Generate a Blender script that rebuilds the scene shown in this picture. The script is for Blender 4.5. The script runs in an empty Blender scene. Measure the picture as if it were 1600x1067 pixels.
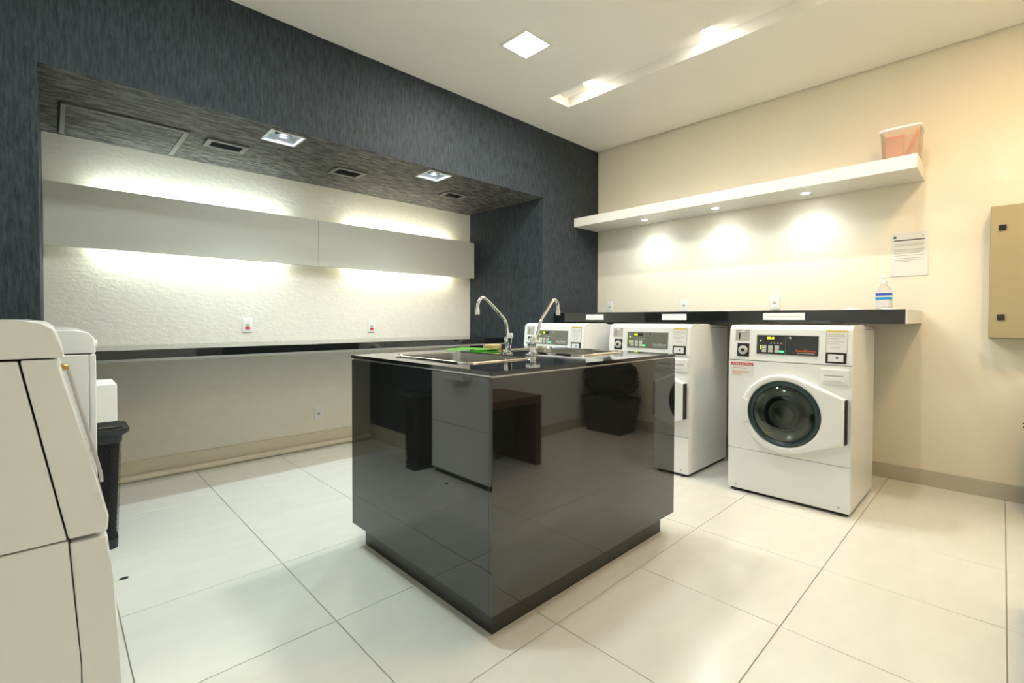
import bpy, bmesh, math, random
from mathutils import Vector, Matrix
random.seed(7)
S = bpy.context.scene
COL = S.collection
PI = math.pi

# ------------------------------------------------------------------ camera
CAM_H = 1.163
F_PX, PITCH, ROLL, AZ = 742.0, math.radians(1.05), 0.0022, math.radians(45.95)
cam_data = bpy.data.cameras.new('camera')
cam_data.sensor_fit = 'HORIZONTAL'
cam_data.sensor_width = 36.0
cam_data.lens = F_PX / 1600 * 36.0
cam_data.shift_y = -20.5 / 1600
cam_data.clip_start = 0.02
cam = bpy.data.objects.new('camera', cam_data)
COL.objects.link(cam)
rt = Vector((math.sin(AZ), -math.cos(AZ), 0))
fh = Vector((math.cos(AZ), math.sin(AZ), 0))
up = Vector((0, 0, 1))
fw = fh * math.cos(PITCH) - up * math.sin(PITCH)
dn = -(up * math.cos(PITCH) + fh * math.sin(PITCH))
cr = rt * math.cos(ROLL) - dn * math.sin(ROLL)
cd = rt * math.sin(ROLL) + dn * math.cos(ROLL)
m = Matrix((cr, -cd, -fw)).transposed().to_4x4()
m.translation = Vector((0, 0, CAM_H))
cam.matrix_world = m
S.camera = cam

# ------------------------------------------------------------------ world, view, light levels
w = bpy.data.worlds.new('world')
S.world = w
w.use_nodes = True
w.node_tree.nodes['Background'].inputs[0].default_value = (0.9, 0.85, 0.75, 1)
w.node_tree.nodes['Background'].inputs[1].default_value = 0.0
S.view_settings.view_transform = 'Standard'
S.view_settings.look = 'None'
S.view_settings.gamma = 1.0
S.view_settings.use_curve_mapping = False
S.view_settings.exposure = 2.4

WARM = (1.0, 0.985, 0.93)
COOL = (0.76, 0.94, 1.0)
LED_E = 42.0          # square ceiling panels, emission
SLOT_W = 9.0         # spots in the ceiling slot, watts
SHELF_W = 2.0         # spots in the shelf
NICHE_W = 9.0        # square downlights in the niche
TUBE_E = 5.6         # tubes behind the niche panel

# ------------------------------------------------------------------ materials
MATS = {}
def nodes(name):
    mt = bpy.data.materials.new(name)
    mt.use_nodes = True
    nt = mt.node_tree
    return mt, nt, nt.nodes['Principled BSDF']
def mat(name, col, rough=0.5, metal=0.0, ior=1.5, var=0.0, vscale=6.0, bump=0.0, bscale=80.0,
        stretch=(1, 1, 1), trans=0.0, emit=None, estr=0.0, coat=0.0, alpha=1.0):
    mt, nt, b = nodes(name)
    b.inputs['Base Color'].default_value = (*col, 1)
    b.inputs['Roughness'].default_value = rough
    b.inputs['Metallic'].default_value = metal
    b.inputs['IOR'].default_value = ior
    b.inputs['Transmission Weight'].default_value = trans
    b.inputs['Coat Weight'].default_value = coat
    b.inputs['Alpha'].default_value = alpha
    if emit:
        b.inputs['Emission Color'].default_value = (*emit, 1)
        b.inputs['Emission Strength'].default_value = estr
    tc = nt.nodes.new('ShaderNodeTexCoord')
    mp = nt.nodes.new('ShaderNodeMapping')
    mp.inputs['Scale'].default_value = stretch
    nt.links.new(tc.outputs['Object'], mp.inputs['Vector'])
    nz = nt.nodes.new('ShaderNodeTexNoise')
    nz.inputs['Scale'].default_value = vscale
    nz.inputs['Detail'].default_value = 5
    nt.links.new(mp.outputs[0], nz.inputs['Vector'])
    v = max(var, 0.01)
    mx = nt.nodes.new('ShaderNodeMix')
    mx.data_type = 'RGBA'
    mx.inputs['A'].default_value = (*[c * (1 - v) for c in col], 1)
    mx.inputs['B'].default_value = (*[min(1, c * (1 + v)) for c in col], 1)
    nt.links.new(nz.outputs['Fac'], mx.inputs['Factor'])
    nt.links.new(mx.outputs['Result'], b.inputs['Base Color'])
    if bump:
        n2 = nt.nodes.new('ShaderNodeTexNoise')
        n2.inputs['Scale'].default_value = bscale
        n2.inputs['Detail'].default_value = 6
        nt.links.new(mp.outputs[0], n2.inputs['Vector'])
        bp = nt.nodes.new('ShaderNodeBump')
        bp.inputs['Strength'].default_value = bump
        bp.inputs['Distance'].default_value = 0.01
        nt.links.new(n2.outputs['Fac'], bp.inputs['Height'])
        nt.links.new(bp.outputs[0], b.inputs['Normal'])
    MATS[name] = mt
    return mt
def emis(name, col, s):
    mt = bpy.data.materials.new(name)
    mt.use_nodes = True
    nt = mt.node_tree
    nt.nodes.remove(nt.nodes['Principled BSDF'])
    e = nt.nodes.new('ShaderNodeEmission')
    e.inputs[0].default_value = (*col, 1)
    e.inputs[1].default_value = s
    nt.links.new(e.outputs[0], nt.nodes['Material Output'].inputs[0])
    MATS[name] = mt
    return mt

mat('beige_paint', (0.87, 0.805, 0.655), 0.55, var=0.02, vscale=3, bump=0.05, bscale=220)
mat('cool_bounce_paint', (0.76, 0.77, 0.74), 0.6, var=0.02)  # for the unseen walls, tinted to cool the light they bounce back
mat('ceiling_paint', (0.90, 0.87, 0.79), 0.6, var=0.015, vscale=2)
mat('niche_plaster', (0.83, 0.80, 0.70), 0.7, var=0.05, vscale=14, bump=0.32, bscale=24, stretch=(1, 1, 1.7))
def streak(name, c0, c1, stretch, lo, hi, bump):
    mt, nt, b = nodes(name)
    b.inputs['Roughness'].default_value = 0.6
    b.inputs['Specular IOR Level'].default_value = 0.3
    tc = nt.nodes.new('ShaderNodeTexCoord')
    mp = nt.nodes.new('ShaderNodeMapping')
    mp.inputs['Scale'].default_value = stretch
    nz = nt.nodes.new('ShaderNodeTexNoise')
    nz.inputs['Scale'].default_value = 1.0
    nz.inputs['Detail'].default_value = 7
    nz.inputs['Roughness'].default_value = 0.65
    nz.inputs['Distortion'].default_value = 0.25
    rp = nt.nodes.new('ShaderNodeValToRGB')
    rp.color_ramp.elements[0].position, rp.color_ramp.elements[1].position = lo, hi
    rp.color_ramp.elements[0].color, rp.color_ramp.elements[1].color = (*c0, 1), (*c1, 1)
    bp = nt.nodes.new('ShaderNodeBump')
    bp.inputs['Strength'].default_value = bump
    bp.inputs['Distance'].default_value = 0.006
    nt.links.new(tc.outputs['Object'], mp.inputs[0])
    nt.links.new(mp.outputs[0], nz.inputs['Vector'])
    nt.links.new(nz.outputs['Fac'], rp.inputs[0])
    nt.links.new(rp.outputs[0], b.inputs['Base Color'])
    nt.links.new(nz.outputs['Fac'], bp.inputs['Height'])
    nt.links.new(bp.outputs[0], b.inputs['Normal'])
    MATS[name] = mt
streak('dark_plaster', (0.016, 0.022, 0.028), (0.050, 0.063, 0.076), (80, 80, 12), 0.36, 0.66, 0.6)
streak('dark_soffit', (0.018, 0.019, 0.020), (0.190, 0.185, 0.172), (8.0, 40, 40), 0.42, 0.62, 1.0)
mat('grey_metal', (0.17, 0.175, 0.17), 0.5, var=0.03)
mat('grout', (0.40, 0.37, 0.30), 0.8, var=0.1)
mat('tile', (0.755, 0.75, 0.685), 0.2, ior=1.5, var=0.07, vscale=4.5, stretch=(1, 2.5, 1))
mat('baseboard', (0.55, 0.51, 0.42), 0.4, var=0.05)
mat('skirting', (0.66, 0.60, 0.46), 0.5, var=0.03)
mat('pvc', (0.74, 0.66, 0.50), 0.4, var=0.03)
mat('granite', (0.010, 0.011, 0.011), 0.05, ior=1.75, var=0.5, vscale=260)
mat('black_panel', (0.012, 0.013, 0.012), 0.03, ior=1.88, var=0.5, vscale=420)
mat('plinth_black', (0.012, 0.012, 0.011), 0.22, ior=1.6)
mat('matte_white', (0.80, 0.83, 0.86), 0.8, var=0.01)
mat('white_enamel', (0.86, 0.87, 0.85), 0.22, var=0.01, coat=0.2)
mat('white_plastic', (0.85, 0.86, 0.84), 0.32, var=0.01)
mat('shelf_white', (0.82, 0.79, 0.71), 0.4, var=0.01)
mat('panel_sage', (0.74, 0.74, 0.65), 0.45, var=0.015)
mat('khaki_metal', (0.40, 0.34, 0.19), 0.45, var=0.02)
mat('black_plastic', (0.015, 0.016, 0.018), 0.35, var=0.1)
mat('basket_plastic', (0.022, 0.025, 0.032), 0.4, var=0.1)
mat('gap_dark', (0.01, 0.01, 0.01), 0.8)
mat('steel', (0.62, 0.62, 0.60), 0.22, metal=1.0, var=0.05, vscale=30)
mat('chrome', (0.80, 0.80, 0.80), 0.08, metal=1.0)
mat('drum_steel', (0.55, 0.53, 0.47), 0.3, metal=1.0, var=0.1, vscale=30)
mat('brass', (0.55, 0.35, 0.12), 0.3, metal=1.0)
mat('door_glass', (0.32, 0.38, 0.36), 0.02, trans=1.0, ior=1.5)
mat('gasket', (0.02, 0.045, 0.042), 0.25, var=0.05)
mat('paper', (0.78, 0.77, 0.74), 0.6, var=0.02)
mat('ink', (0.09, 0.09, 0.07), 0.6)
mat('ink_soft', (0.46, 0.44, 0.40), 0.6)
mat('red_ink', (0.62, 0.05, 0.05), 0.5)
mat('pink_ink', (0.75, 0.38, 0.30), 0.5)
mat('orange_ink', (0.90, 0.16, 0.03), 0.4)
mat('yellow_ink', (0.75, 0.55, 0.05), 0.5)
mat('blue_ink', (0.03, 0.10, 0.62), 0.4)
mat('cyan_ink', (0.01, 0.32, 0.72), 0.4)
mat('display_dark', (0.03, 0.032, 0.032), 0.12)
mat('display_grey', (0.17, 0.18, 0.14), 0.2)
mat('button_grey', (0.55, 0.56, 0.52), 0.4)
emis('led_green', (0.05, 0.75, 0.15), 0.7)
emis('led_yellow', (0.75, 0.95, 0.02), 1.0)
mat('clear_plastic', (0.95, 0.96, 0.97), 0.05, trans=0.9, ior=1.4)
mat('cloudy_plastic', (0.90, 0.74, 0.62), 0.25, trans=0.82, ior=1.25)
mat('orange_plastic', (0.80, 0.20, 0.06), 0.4)
mat('peach_plastic', (0.80, 0.46, 0.30), 0.5)
mat('green_cloth', (0.22, 0.62, 0.10), 0.9, var=0.1, vscale=40, bump=0.3, bscale=300)
mat('red_plastic', (0.65, 0.04, 0.03), 0.4)
mat('brown_wood', (0.085, 0.032, 0.014), 0.35, var=0.3, vscale=3, stretch=(2, 30, 30))
mat('charcoal_fabric', (0.014, 0.014, 0.014), 0.8, var=0.2, vscale=60, bump=0.2, bscale=300)
mat('dark_leaf', (0.012, 0.016, 0.010), 0.5, var=0.5, vscale=30)
mat('beige_sponge', (0.62, 0.42, 0.20), 0.9, bump=0.4, bscale=200)
emis('led_panel', (1.0, 0.95, 0.85), LED_E)
emis('led_panel_warm_fill', (1.0, 0.72, 0.40), LED_E * 0.75)
emis('led_panel_cool', (0.88, 1.0, 0.98), LED_E * 0.75)
emis('spot_lens', (1.0, 0.98, 0.95), 30.0)
emis('shelf_lens', (0.95, 0.98, 1.0), 30.0)
emis('tube_cool', (0.88, 1.0, 0.97), TUBE_E)
emis('tube_warm', (1.0, 0.95, 0.80), TUBE_E * 0.9)

# ------------------------------------------------------------------ helpers
def bm_new():
    return bmesh.new()
def box(bm, x0, x1, y0, y1, z0, z1, bev=0.0, seg=3, mi=0):
    vs = [bm.verts.new(p) for p in ((x0, y0, z0), (x1, y0, z0), (x1, y1, z0), (x0, y1, z0),
                                    (x0, y0, z1), (x1, y0, z1), (x1, y1, z1), (x0, y1, z1))]
    fs = [bm.faces.new([vs[i] for i in f]) for f in ((3, 2, 1, 0), (4, 5, 6, 7), (0, 1, 5, 4), (1, 2, 6, 5), (2, 3, 7, 6), (3, 0, 4, 7))]
    for f in fs:
        f.material_index = mi
    if bev > 0:
        es = list({e for f in fs for e in f.edges})
        bmesh.ops.bevel(bm, geom=es, offset=bev, segments=seg, profile=0.5, affect='EDGES')
    return fs
def loft(bm, loops, close=True, cap0=False, cap1=False, mi=0):
    rows = [[bm.verts.new(p) for p in lp] for lp in loops]
    n = len(rows[0])
    for a, b in zip(rows, rows[1:]):
        for i in range(n if close else n - 1):
            j = (i + 1) % n
            f = bm.faces.new((a[i], a[j], b[j], b[i]))
            f.material_index = mi
    if cap0:
        bm.faces.new(list(reversed(rows[0]))).material_index = mi
    if cap1:
        bm.faces.new(rows[-1]).material_index = mi
    return rows
def circ(c, r, n=24, axis='z', ph=0.0):
    out = []
    for i in range(n):
        t = 2 * PI * i / n + ph
        a, b = r * math.cos(t), r * math.sin(t)
        out.append({'z': (c[0] + a, c[1] + b, c[2]), 'y': (c[0] + a, c[1], c[2] + b), 'x': (c[0], c[1] + a, c[2] + b)}[axis])
    return out
def lathe(bm, c, prof, n=24, axis='z', cap0=True, cap1=True, mi=0):
    loops = []
    for r, h in prof:
        cc = {'z': (c[0], c[1], c[2] + h), 'y': (c[0], c[1] + h, c[2]), 'x': (c[0] + h, c[1], c[2])}[axis]
        loops.append(circ(cc, max(r, 1e-4), n, axis))
    loft(bm, loops, True, cap0, cap1, mi)
def tube(bm, pts, r, n=12, smooth=6, mi=0):
    P = [Vector(p) for p in pts]
    if smooth > 1 and len(P) > 2:
        Q = []
        E = [P[0] * 2 - P[1]] + P + [P[-1] * 2 - P[-2]]
        for i in range(1, len(E) - 2):
            for k in range(smooth):
                t = k / smooth
                a, b, c, d = E[i - 1], E[i], E[i + 1], E[i + 2]
                Q.append(0.5 * ((2 * b) + (c - a) * t + (2 * a - 5 * b + 4 * c - d) * t * t + (3 * b - a - 3 * c + d) * t ** 3))
        Q.append(P[-1])
        P = Q
    loops = []
    ref = None
    for i, p in enumerate(P):
        d = (P[min(i + 1, len(P) - 1)] - P[max(i - 1, 0)]).normalized()
        if ref is None:
            ref = Vector((0, 1, 0)) if abs(d.y) < 0.9 else Vector((1, 0, 0))
        u = (ref - d * ref.dot(d)).normalized()
        ref = u
        v = d.cross(u)
        rr_ = r[min(i, len(r) - 1)] if isinstance(r, (list, tuple)) else r
        loops.append([tuple(p + u * rr_ * math.cos(2 * PI * k / n) + v * rr_ * math.sin(2 * PI * k / n)) for k in range(n)])
    loft(bm, loops, True, True, True, mi)
def rrect(cx, cy, wx, wy, r, z, n=6):
    out = []
    for (sx, sy, a0) in ((1, 1, 0), (-1, 1, PI / 2), (-1, -1, PI), (1, -1, 1.5 * PI)):
        for k in range(n + 1):
            a = a0 + (PI / 2) * k / n
            out.append((cx + sx * (wx / 2 - r) + r * math.cos(a), cy + sy * (wy / 2 - r) + r * math.sin(a), z))
    return out
def plate_holes(bm, outer, holes, thick, mi=0):
    """flat outline with holes, loops are 3D points in one plane; extruded by the vector thick"""
    es = []
    for lp in [outer] + holes:
        vs = [bm.verts.new(p) for p in lp]
        es += [bm.edges.new((vs[i], vs[(i + 1) % len(vs)])) for i in range(len(vs))]
    r = bmesh.ops.triangle_fill(bm, use_beauty=True, use_dissolve=False, edges=es)
    fs = [g for g in r['geom'] if isinstance(g, bmesh.types.BMFace)]
    ex = bmesh.ops.extrude_face_region(bm, geom=fs)
    vs = [g for g in ex['geom'] if isinstance(g, bmesh.types.BMVert)]
    bmesh.ops.translate(bm, vec=Vector(thick), verts=vs)
    for f in bm.faces:
        f.material_index = mi
def hull2d(pts):
    pts = sorted(set(pts))
    def half(ps):
        o = []
        for p in ps:
            while len(o) > 1 and (o[-1][0] - o[-2][0]) * (p[1] - o[-2][1]) - (o[-1][1] - o[-2][1]) * (p[0] - o[-2][0]) <= 0:
                o.pop()
            o.append(p)
        return o
    a, b = half(pts), half(pts[::-1])
    return a[:-1] + b[:-1]
def obj(name, bm, material, parent=None, smooth=40, mats=None):
    me = bpy.data.meshes.new(name)
    bmesh.ops.recalc_face_normals(bm, faces=bm.faces)
    bm.to_mesh(me)
    bm.free()
    for mname in (mats or [material]):
        me.materials.append(MATS[mname])
    for p in me.polygons:
        p.use_smooth = True
    me.set_sharp_from_angle(angle=math.radians(smooth))
    o = bpy.data.objects.new(name, me)
    COL.objects.link(o)
    wn = o.modifiers.new('weighted_normal', 'WEIGHTED_NORMAL')
    wn.keep_sharp = True
    wn.weight = 80
    if parent:
        o.parent = parent
    return o
def bobj(name, material, parent, *a, bev=0.0, **k):
    bm = bm_new()
    box(bm, *a, bev=bev)
    return obj(name, bm, material, parent, **k)
def tag(o, label, cat, group=None):
    o['label'] = label
    o['category'] = cat
    if group:
        o['group'] = group
    return o
def struct(o):
    o['kind'] = 'structure'
    return o
def thing(name, label, cat, loc=(0, 0, 0), rz=0.0, group=None):
    o = bpy.data.objects.new(name, None)
    o.empty_display_size = 0.1
    COL.objects.link(o)
    o.location = loc
    o.rotation_euler = (0, 0, rz)
    return tag(o, label, cat, group)
def dup(root, loc, rz, label):
    r = root.copy()
    COL.objects.link(r)
    r.location = loc
    r.rotation_euler = (0, 0, rz)
    r['label'] = label
    for ch in list(root.children):
        c = ch.copy()
        COL.objects.link(c)
        c.parent = r
        for g in list(ch.children):
            d = g.copy()
            COL.objects.link(d)
            d.parent = c
    return r
def text(name, s, size, material, parent, M, depth=0.0006, align='LEFT', xs=1.0):
    cu = bpy.data.curves.new(name, 'FONT')
    cu.body = s
    cu.size = size
    cu.extrude = depth
    cu.align_x = align
    cu.resolution_u = 2
    t = bpy.data.objects.new(name, cu)
    COL.objects.link(t)
    dg = bpy.context.evaluated_depsgraph_get()
    me = bpy.data.meshes.new_from_object(t.evaluated_get(dg))
    bpy.data.objects.remove(t)
    bpy.data.curves.remove(cu)
    me.transform(Matrix.Diagonal((xs, 1, 1, 1)))
    me.transform(M)
    me.materials.clear()
    me.materials.append(MATS[material])
    o = bpy.data.objects.new(name, me)
    COL.objects.link(o)
    o.parent = parent
    return o
def spot(name, parent, loc, energy, col, angle, blend=0.6, radius=0.03, target=None):
    l = bpy.data.lights.new(name, 'SPOT')
    l.energy = energy
    l.color = col
    l.spot_size = math.radians(angle)
    l.spot_blend = blend
    l.shadow_soft_size = radius
    o = bpy.data.objects.new(name, l)
    COL.objects.link(o)
    o.parent = parent
    o.location = loc
    if target:
        o.rotation_euler = Vector(target).to_track_quat('-Z', 'Y').to_euler()
    return o

# ------------------------------------------------------------------ the room
XL, XB = -0.75, 4.431
YF, YD, YN = -0.70, 3.19, 4.335
NX0, NX1, NZ = -0.04, 3.508, 2.375
ZC, ZT = 3.04, 3.20

bm = bm_new(); box(bm, XL, XB, YF, YN, -0.06, -0.006)
floor = struct(obj('floor', bm, 'grout'))
T, TX0, TY0, GAP = 0.6, 0.7746 - 3 * 0.6, -0.0275 - 2 * 0.6, 0.0018
full = None
for i in range(10):
    for j in range(11):
        x0, x1 = max(TX0 + i * T, XL), min(TX0 + (i + 1) * T, XB)
        y0, y1 = max(TY0 + j * T, YF), min(TY0 + (j + 1) * T, YN)
        if x1 - x0 < 0.03 or y1 - y0 < 0.03:
            continue
        if y0 >= YD and (x1 <= NX0 or x0 >= NX1):
            continue
        cx, cy = (x0 + x1) / 2, (y0 + y1) / 2
        isfull = abs(x1 - x0 - T) < 1e-4 and abs(y1 - y0 - T) < 1e-4
        if isfull and full:
            o = full.copy()
            COL.objects.link(o)
        else:
            bm = bm_new()
            hx, hy = (x1 - x0) / 2 - GAP, (y1 - y0) / 2 - GAP
            box(bm, -hx, hx, -hy, hy, -0.012, 0.0, bev=0.0012, seg=1)
            o = obj('floor_tile', bm, 'tile', floor)
            if isfull:
                full = o
        o.location = (cx, cy, 0)

bm = bm_new()
box(bm, XL - 0.1, NX0, YD, 4.42, 0, ZT)
box(bm, NX0, NX1, YD, 4.42, NZ + 0.08, ZT)
box(bm, NX1, XB + 0.1, YD, 4.42, 0, ZT)
b2 = bm_new()
NL = [(1.125, 3.37), (2.325, 3.355)]           # square downlight openings in the soffit
plate_holes(b2, [(NX0, YD, NZ), (NX1, YD, NZ), (NX1, 4.42, NZ), (NX0, 4.42, NZ)], [[(x - 0.098, y - 0.098, NZ), (x + 0.098, y - 0.098, NZ), (x + 0.098, y + 0.098, NZ), (x - 0.098, y + 0.098, NZ)] for x, y in NL], (0, 0, 0.08), mi=1)
b2.normal_update()
for f in b2.faces:
    if abs(f.calc_center_median().y - YD) < 1e-3:
        f.material_index = 0
tmp = bpy.data.meshes.new('tmp'); b2.to_mesh(tmp); b2.free()
bm.from_mesh(tmp); bpy.data.meshes.remove(tmp)
struct(obj('wall_back', bm, None, mats=['dark_plaster', 'dark_soffit']))
struct(bobj('wall_niche', 'niche_plaster', None, NX0, NX1, YN, 4.42, 0, NZ))
struct(bobj('wall_right', 'beige_paint', None, XB, XB + 0.1, YF - 0.1, YD, 0, ZT))
struct(bobj('wall_left', 'cool_bounce_paint', None, XL - 0.1, XL, YF - 0.1, YD, 0, ZT))
struct(bobj('wall_front', 'cool_bounce_paint', None, XL, XB, YF - 0.1, YF, 0, ZT))
SX0, SX1, SY1, SZ = 3.05, 3.30, 2.70, 3.12
bm = bm_new()
box(bm, XL, SX0, YF, YD, ZC, ZT)
box(bm, SX0, SX1, SY1, YD, ZC, ZT)
box(bm, SX1, XB - 0.016, YF, YD, ZC, ZT)
box(bm, SX0, SX1, YF, SY1, SZ, ZT)
box(bm, XB - 0.016, XB, YF, YD, ZC + 0.03, ZT)
struct(obj('ceiling', bm, 'ceiling_paint'))
struct(bobj('baseboard_right', 'baseboard', None, XB - 0.012, XB, YF + 0.012, YD, 0.0, 0.107, bev=0.002))
struct(bobj('baseboard_front', 'baseboard', None, XL, XB - 0.012, YF, YF + 0.012, 0.0, 0.107, bev=0.002))
struct(bobj('baseboard_niche', 'skirting', None, NX0, NX1, YN - 0.014, YN, 0.0, 0.140, bev=0.003))
struct(bobj('baseboard_jamb', 'skirting', None, NX0, NX0 + 0.014, YD + 0.002, YN - 0.0145, 0.0, 0.140, bev=0.003))
struct(bobj('baseboard_end', 'skirting', None, NX1 - 0.014, NX1, YD + 0.002, YN - 0.0145, 0.0, 0.140, bev=0.003))
bm = bm_new(); tube(bm, [(NX0 + 0.02, 4.292, 0.024), (NX1 - 0.02, 4.292, 0.024)], 0.024, 14, 1)
tag(obj('floor_pipe', bm, 'pvc'), 'beige round pipe lying on the floor along the niche skirting', 'pipe')

# ------------------------------------------------------------------ ceiling lights
def led_panel(x, y, label, glow='led_panel'):
    t = thing('ceiling_led_panel', label, 'light', (x, y, ZC), 0, 'square panels in the ceiling')
    bm = bm_new()
    plate_holes(bm, rrect(0, 0, 0.262, 0.262, 0.004, -0.006, 2), [rrect(0, 0, 0.222, 0.222, 0.004, -0.006, 2)], (0, 0, 0.0055))
    obj('frame', bm, 'shelf_white', t)
    bobj('diffuser', glow, t, -0.111, 0.111, -0.111, 0.111, -0.0045, -0.0008)
led_panel(2.345, 2.29, 'glowing square warm white panel set in the ceiling')
led_panel(3.0, -0.3, 'square ceiling panel added for warm fill between the low table and the dark shrub, out of view', 'led_panel_warm_fill')  # added panel, unseen; warms the bare end of the beige wall
led_panel(0.6, 1.75, 'square ceiling panel above the white machines, out of view', 'led_panel_cool')

for k, (y, lab) in enumerate(((2.405, 'small bright round spot at the dark wall end of the ceiling slot'),
                              (1.41, 'small bright round spot in the ceiling slot, second from the dark wall'),
                              (0.41, 'small round spot in the ceiling slot above the wall notice, out of view'))):
    t = thing('slot_spotlight', lab, 'light', (3.188, y, SZ), 0, 'spots in the ceiling slot')
    bm = bm_new(); lathe(bm, (0, 0, 0), [(0.048, -0.001), (0.048, -0.006), (0.038, -0.006), (0.038, -0.002)], 24, cap0=False, cap1=False)
    obj('trim_ring', bm, 'shelf_white', t)
    bm = bm_new(); lathe(bm, (0, 0, 0), [(0.0375, -0.004), (0.034, -0.009), (0.02, -0.011), (0.006, -0.0115)], 20)
    obj('lens', bm, 'spot_lens', t)
    spot('lamp', t, (0, 0, -0.022), SLOT_W, WARM, 146, 1.0, 0.025)

# ------------------------------------------------------------------ niche ceiling fittings
t = thing('access_panel', 'dark textured access hatch with a pale edge in the niche ceiling', 'hatch', (0.345, 3.97, NZ))
bobj('board', 'dark_soffit', t, -0.275, 0.275, -0.275, 0.28, -0.008, -0.001)
bobj('gap_shadow', 'gap_dark', t, -0.312, 0.312, -0.306, 0.312, -0.0008, -0.0002)
for nm, a in (('edge_strip', (-0.300, -0.277, -0.29, 0.302)), ('edge_strip', (0.277, 0.306, -0.29, 0.302)), ('edge_strip', (-0.30, 0.30, -0.297, -0.277))):
    bobj(nm, 'grey_metal', t, *a, -0.0105, -0.001)
VG = 'vents in the niche ceiling'
for x, y, wx, wy, lab in ((0.885, 3.79, 0.25, 0.17, 'rectangular air vent beside the access hatch in the niche ceiling'),
                          (1.76, 3.77, 0.25, 0.19, 'rectangular air vent between the two square niche downlights'),
                          (2.81, 3.73, 0.23, 0.17, 'rectangular air vent nearest the dark end wall of the niche')):
    t = thing('air_vent', lab, 'vent', (x, y, NZ), 0, VG)
    bm = bm_new()
    plate_holes(bm, rrect(0, 0, wx, wy, 0.003, -0.012, 2), [rrect(0, 0, wx - 0.06, wy - 0.06, 0.002, -0.012, 2)], (0, 0, 0.011))
    obj('frame', bm, 'grey_metal', t)
    bobj('duct_opening', 'gap_dark', t, -wx / 2 + 0.03, wx / 2 - 0.03, -wy / 2 + 0.03, wy / 2 - 0.03, -0.003, -0.001)
    for k in range(6):
        yy = -wy / 2 + 0.04 + k * (wy - 0.08) / 5
        bobj('slat', 'charcoal_fabric', t, -wx / 2 + 0.031, wx / 2 - 0.031, yy - 0.002, yy + 0.002, -0.010, -0.0035)
for x, y, lab in ((1.125, 3.37, 'square recessed downlight nearest the access hatch in the niche ceiling'),
                  (2.325, 3.355, 'square recessed downlight nearest the dark end wall of the niche')):
    t = thing('recessed_downlight', lab, 'light', (x, y, NZ), 0, 'square downlights in the niche ceiling')
    h = 0.098
    bm = bm_new()
    plate_holes(bm, rrect(0, 0, 2 * h + 0.024, 2 * h + 0.024, 0.003, -0.005, 2), [rrect(0, 0, 2 * h, 2 * h, 0.002, -0.005, 2)], (0, 0, 0.0045))
    obj('frame', bm, 'white_plastic', t)
    bm = bm_new()
    q = lambda k, z: [(-k, -k, z), (k, -k, z), (k, k, z), (-k, k, z)]
    loft(bm, [q(h - 0.001, -0.004), q(h - 0.004, 0.045), q(0.045, 0.062)], True)
    obj('reflector', bm, 'matte_white', t, smooth=20)
    bm = bm_new(); lathe(bm, (0, 0, 0), [(0.050, 0.079), (0.050, 0.016), (0.042, 0.014), (0.040, 0.060)], 24)
    obj('lamp_housing', bm, 'black_plastic', t)
    bm = bm_new(); lathe(bm, (0, 0, 0), [(0.030, 0.0615), (0.022, 0.059), (0.006, 0.058)], 20)
    obj('lens', bm, 'shelf_lens', t)
    spot('lamp', t, (0, 0, 0.008), NICHE_W, COOL, 118, 0.8, 0.025)
    spot('reflector_fill', t, (0, 0, 0.010), 0.9, (0.66, 0.84, 1.0), 178, 0.1, 0.02)  # extra light added to brighten the reflector

# ------------------------------------------------------------------ niche light panel
t = thing('light_panel', 'long sage fascia on the niche wall, lit from above and below', 'panel', (0, 0, 0))
PY = 4.22
for x0, x1 in ((NX0 + 0.004, 1.6985), (1.7015, 3.478)):
    bobj('fascia_board', 'panel_sage', t, x0, x1, PY, PY + 0.02, 1.632, 2.038, bev=0.001)
for x in (0.1, 0.9, 1.7, 2.5, 3.38):
    bobj('bracket', 'white_plastic', t, x - 0.012, x + 0.012, PY + 0.0205, YN - 0.001, 1.78, 1.90)
for x0, x1, mt in ((0.22, 1.42, 'tube_cool'), (2.0, 3.2, 'tube_warm')):
    for z in (1.998, 1.668):
        bm = bm_new(); tube(bm, [(x0, 4.262, z), (x1, 4.262, z)], 0.013, 12, 1)
        lt = obj('lamp_tube', bm, mt, t)
        for xx in (x0 - 0.02, x1):
            bobj('lamp_holder', 'white_plastic', lt, xx, xx + 0.02, 4.241, 4.28, z - 0.02, z + 0.02)

# ------------------------------------------------------------------ counters
t = thing('niche_counter', 'narrow black granite counter running along the niche wall', 'counter', (0, 0, 0))
bobj('slab', 'granite', t, NX0 + 0.002, NX1 - 0.002, 3.63, YN - 0.001, 0.921, 0.975, bev=0.002)
bobj('support_rail', 'white_plastic', t, NX0 + 0.01, NX1 - 0.01, 3.655, 3.69, 0.905, 0.9205)

t = thing('wall_counter', 'long black granite counter with a pale end above the front loaders', 'counter', (0, 0, 0))
CZ0, CZ1 = 1.142, 1.232
bobj('slab', 'granite', t, 3.70, XB - 0.001, 0.408, YD - 0.001, CZ1 - 0.03, CZ1, bev=0.001)
bobj('front_apron', 'granite', t, 3.68, 3.7002, 0.408, YD - 0.001, CZ0, CZ1, bev=0.002)
bobj('end_cap', 'shelf_white', t, 3.681, XB - 0.001, 0.398, 0.4075, CZ0 + 0.002, CZ1, bev=0.001)

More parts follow.
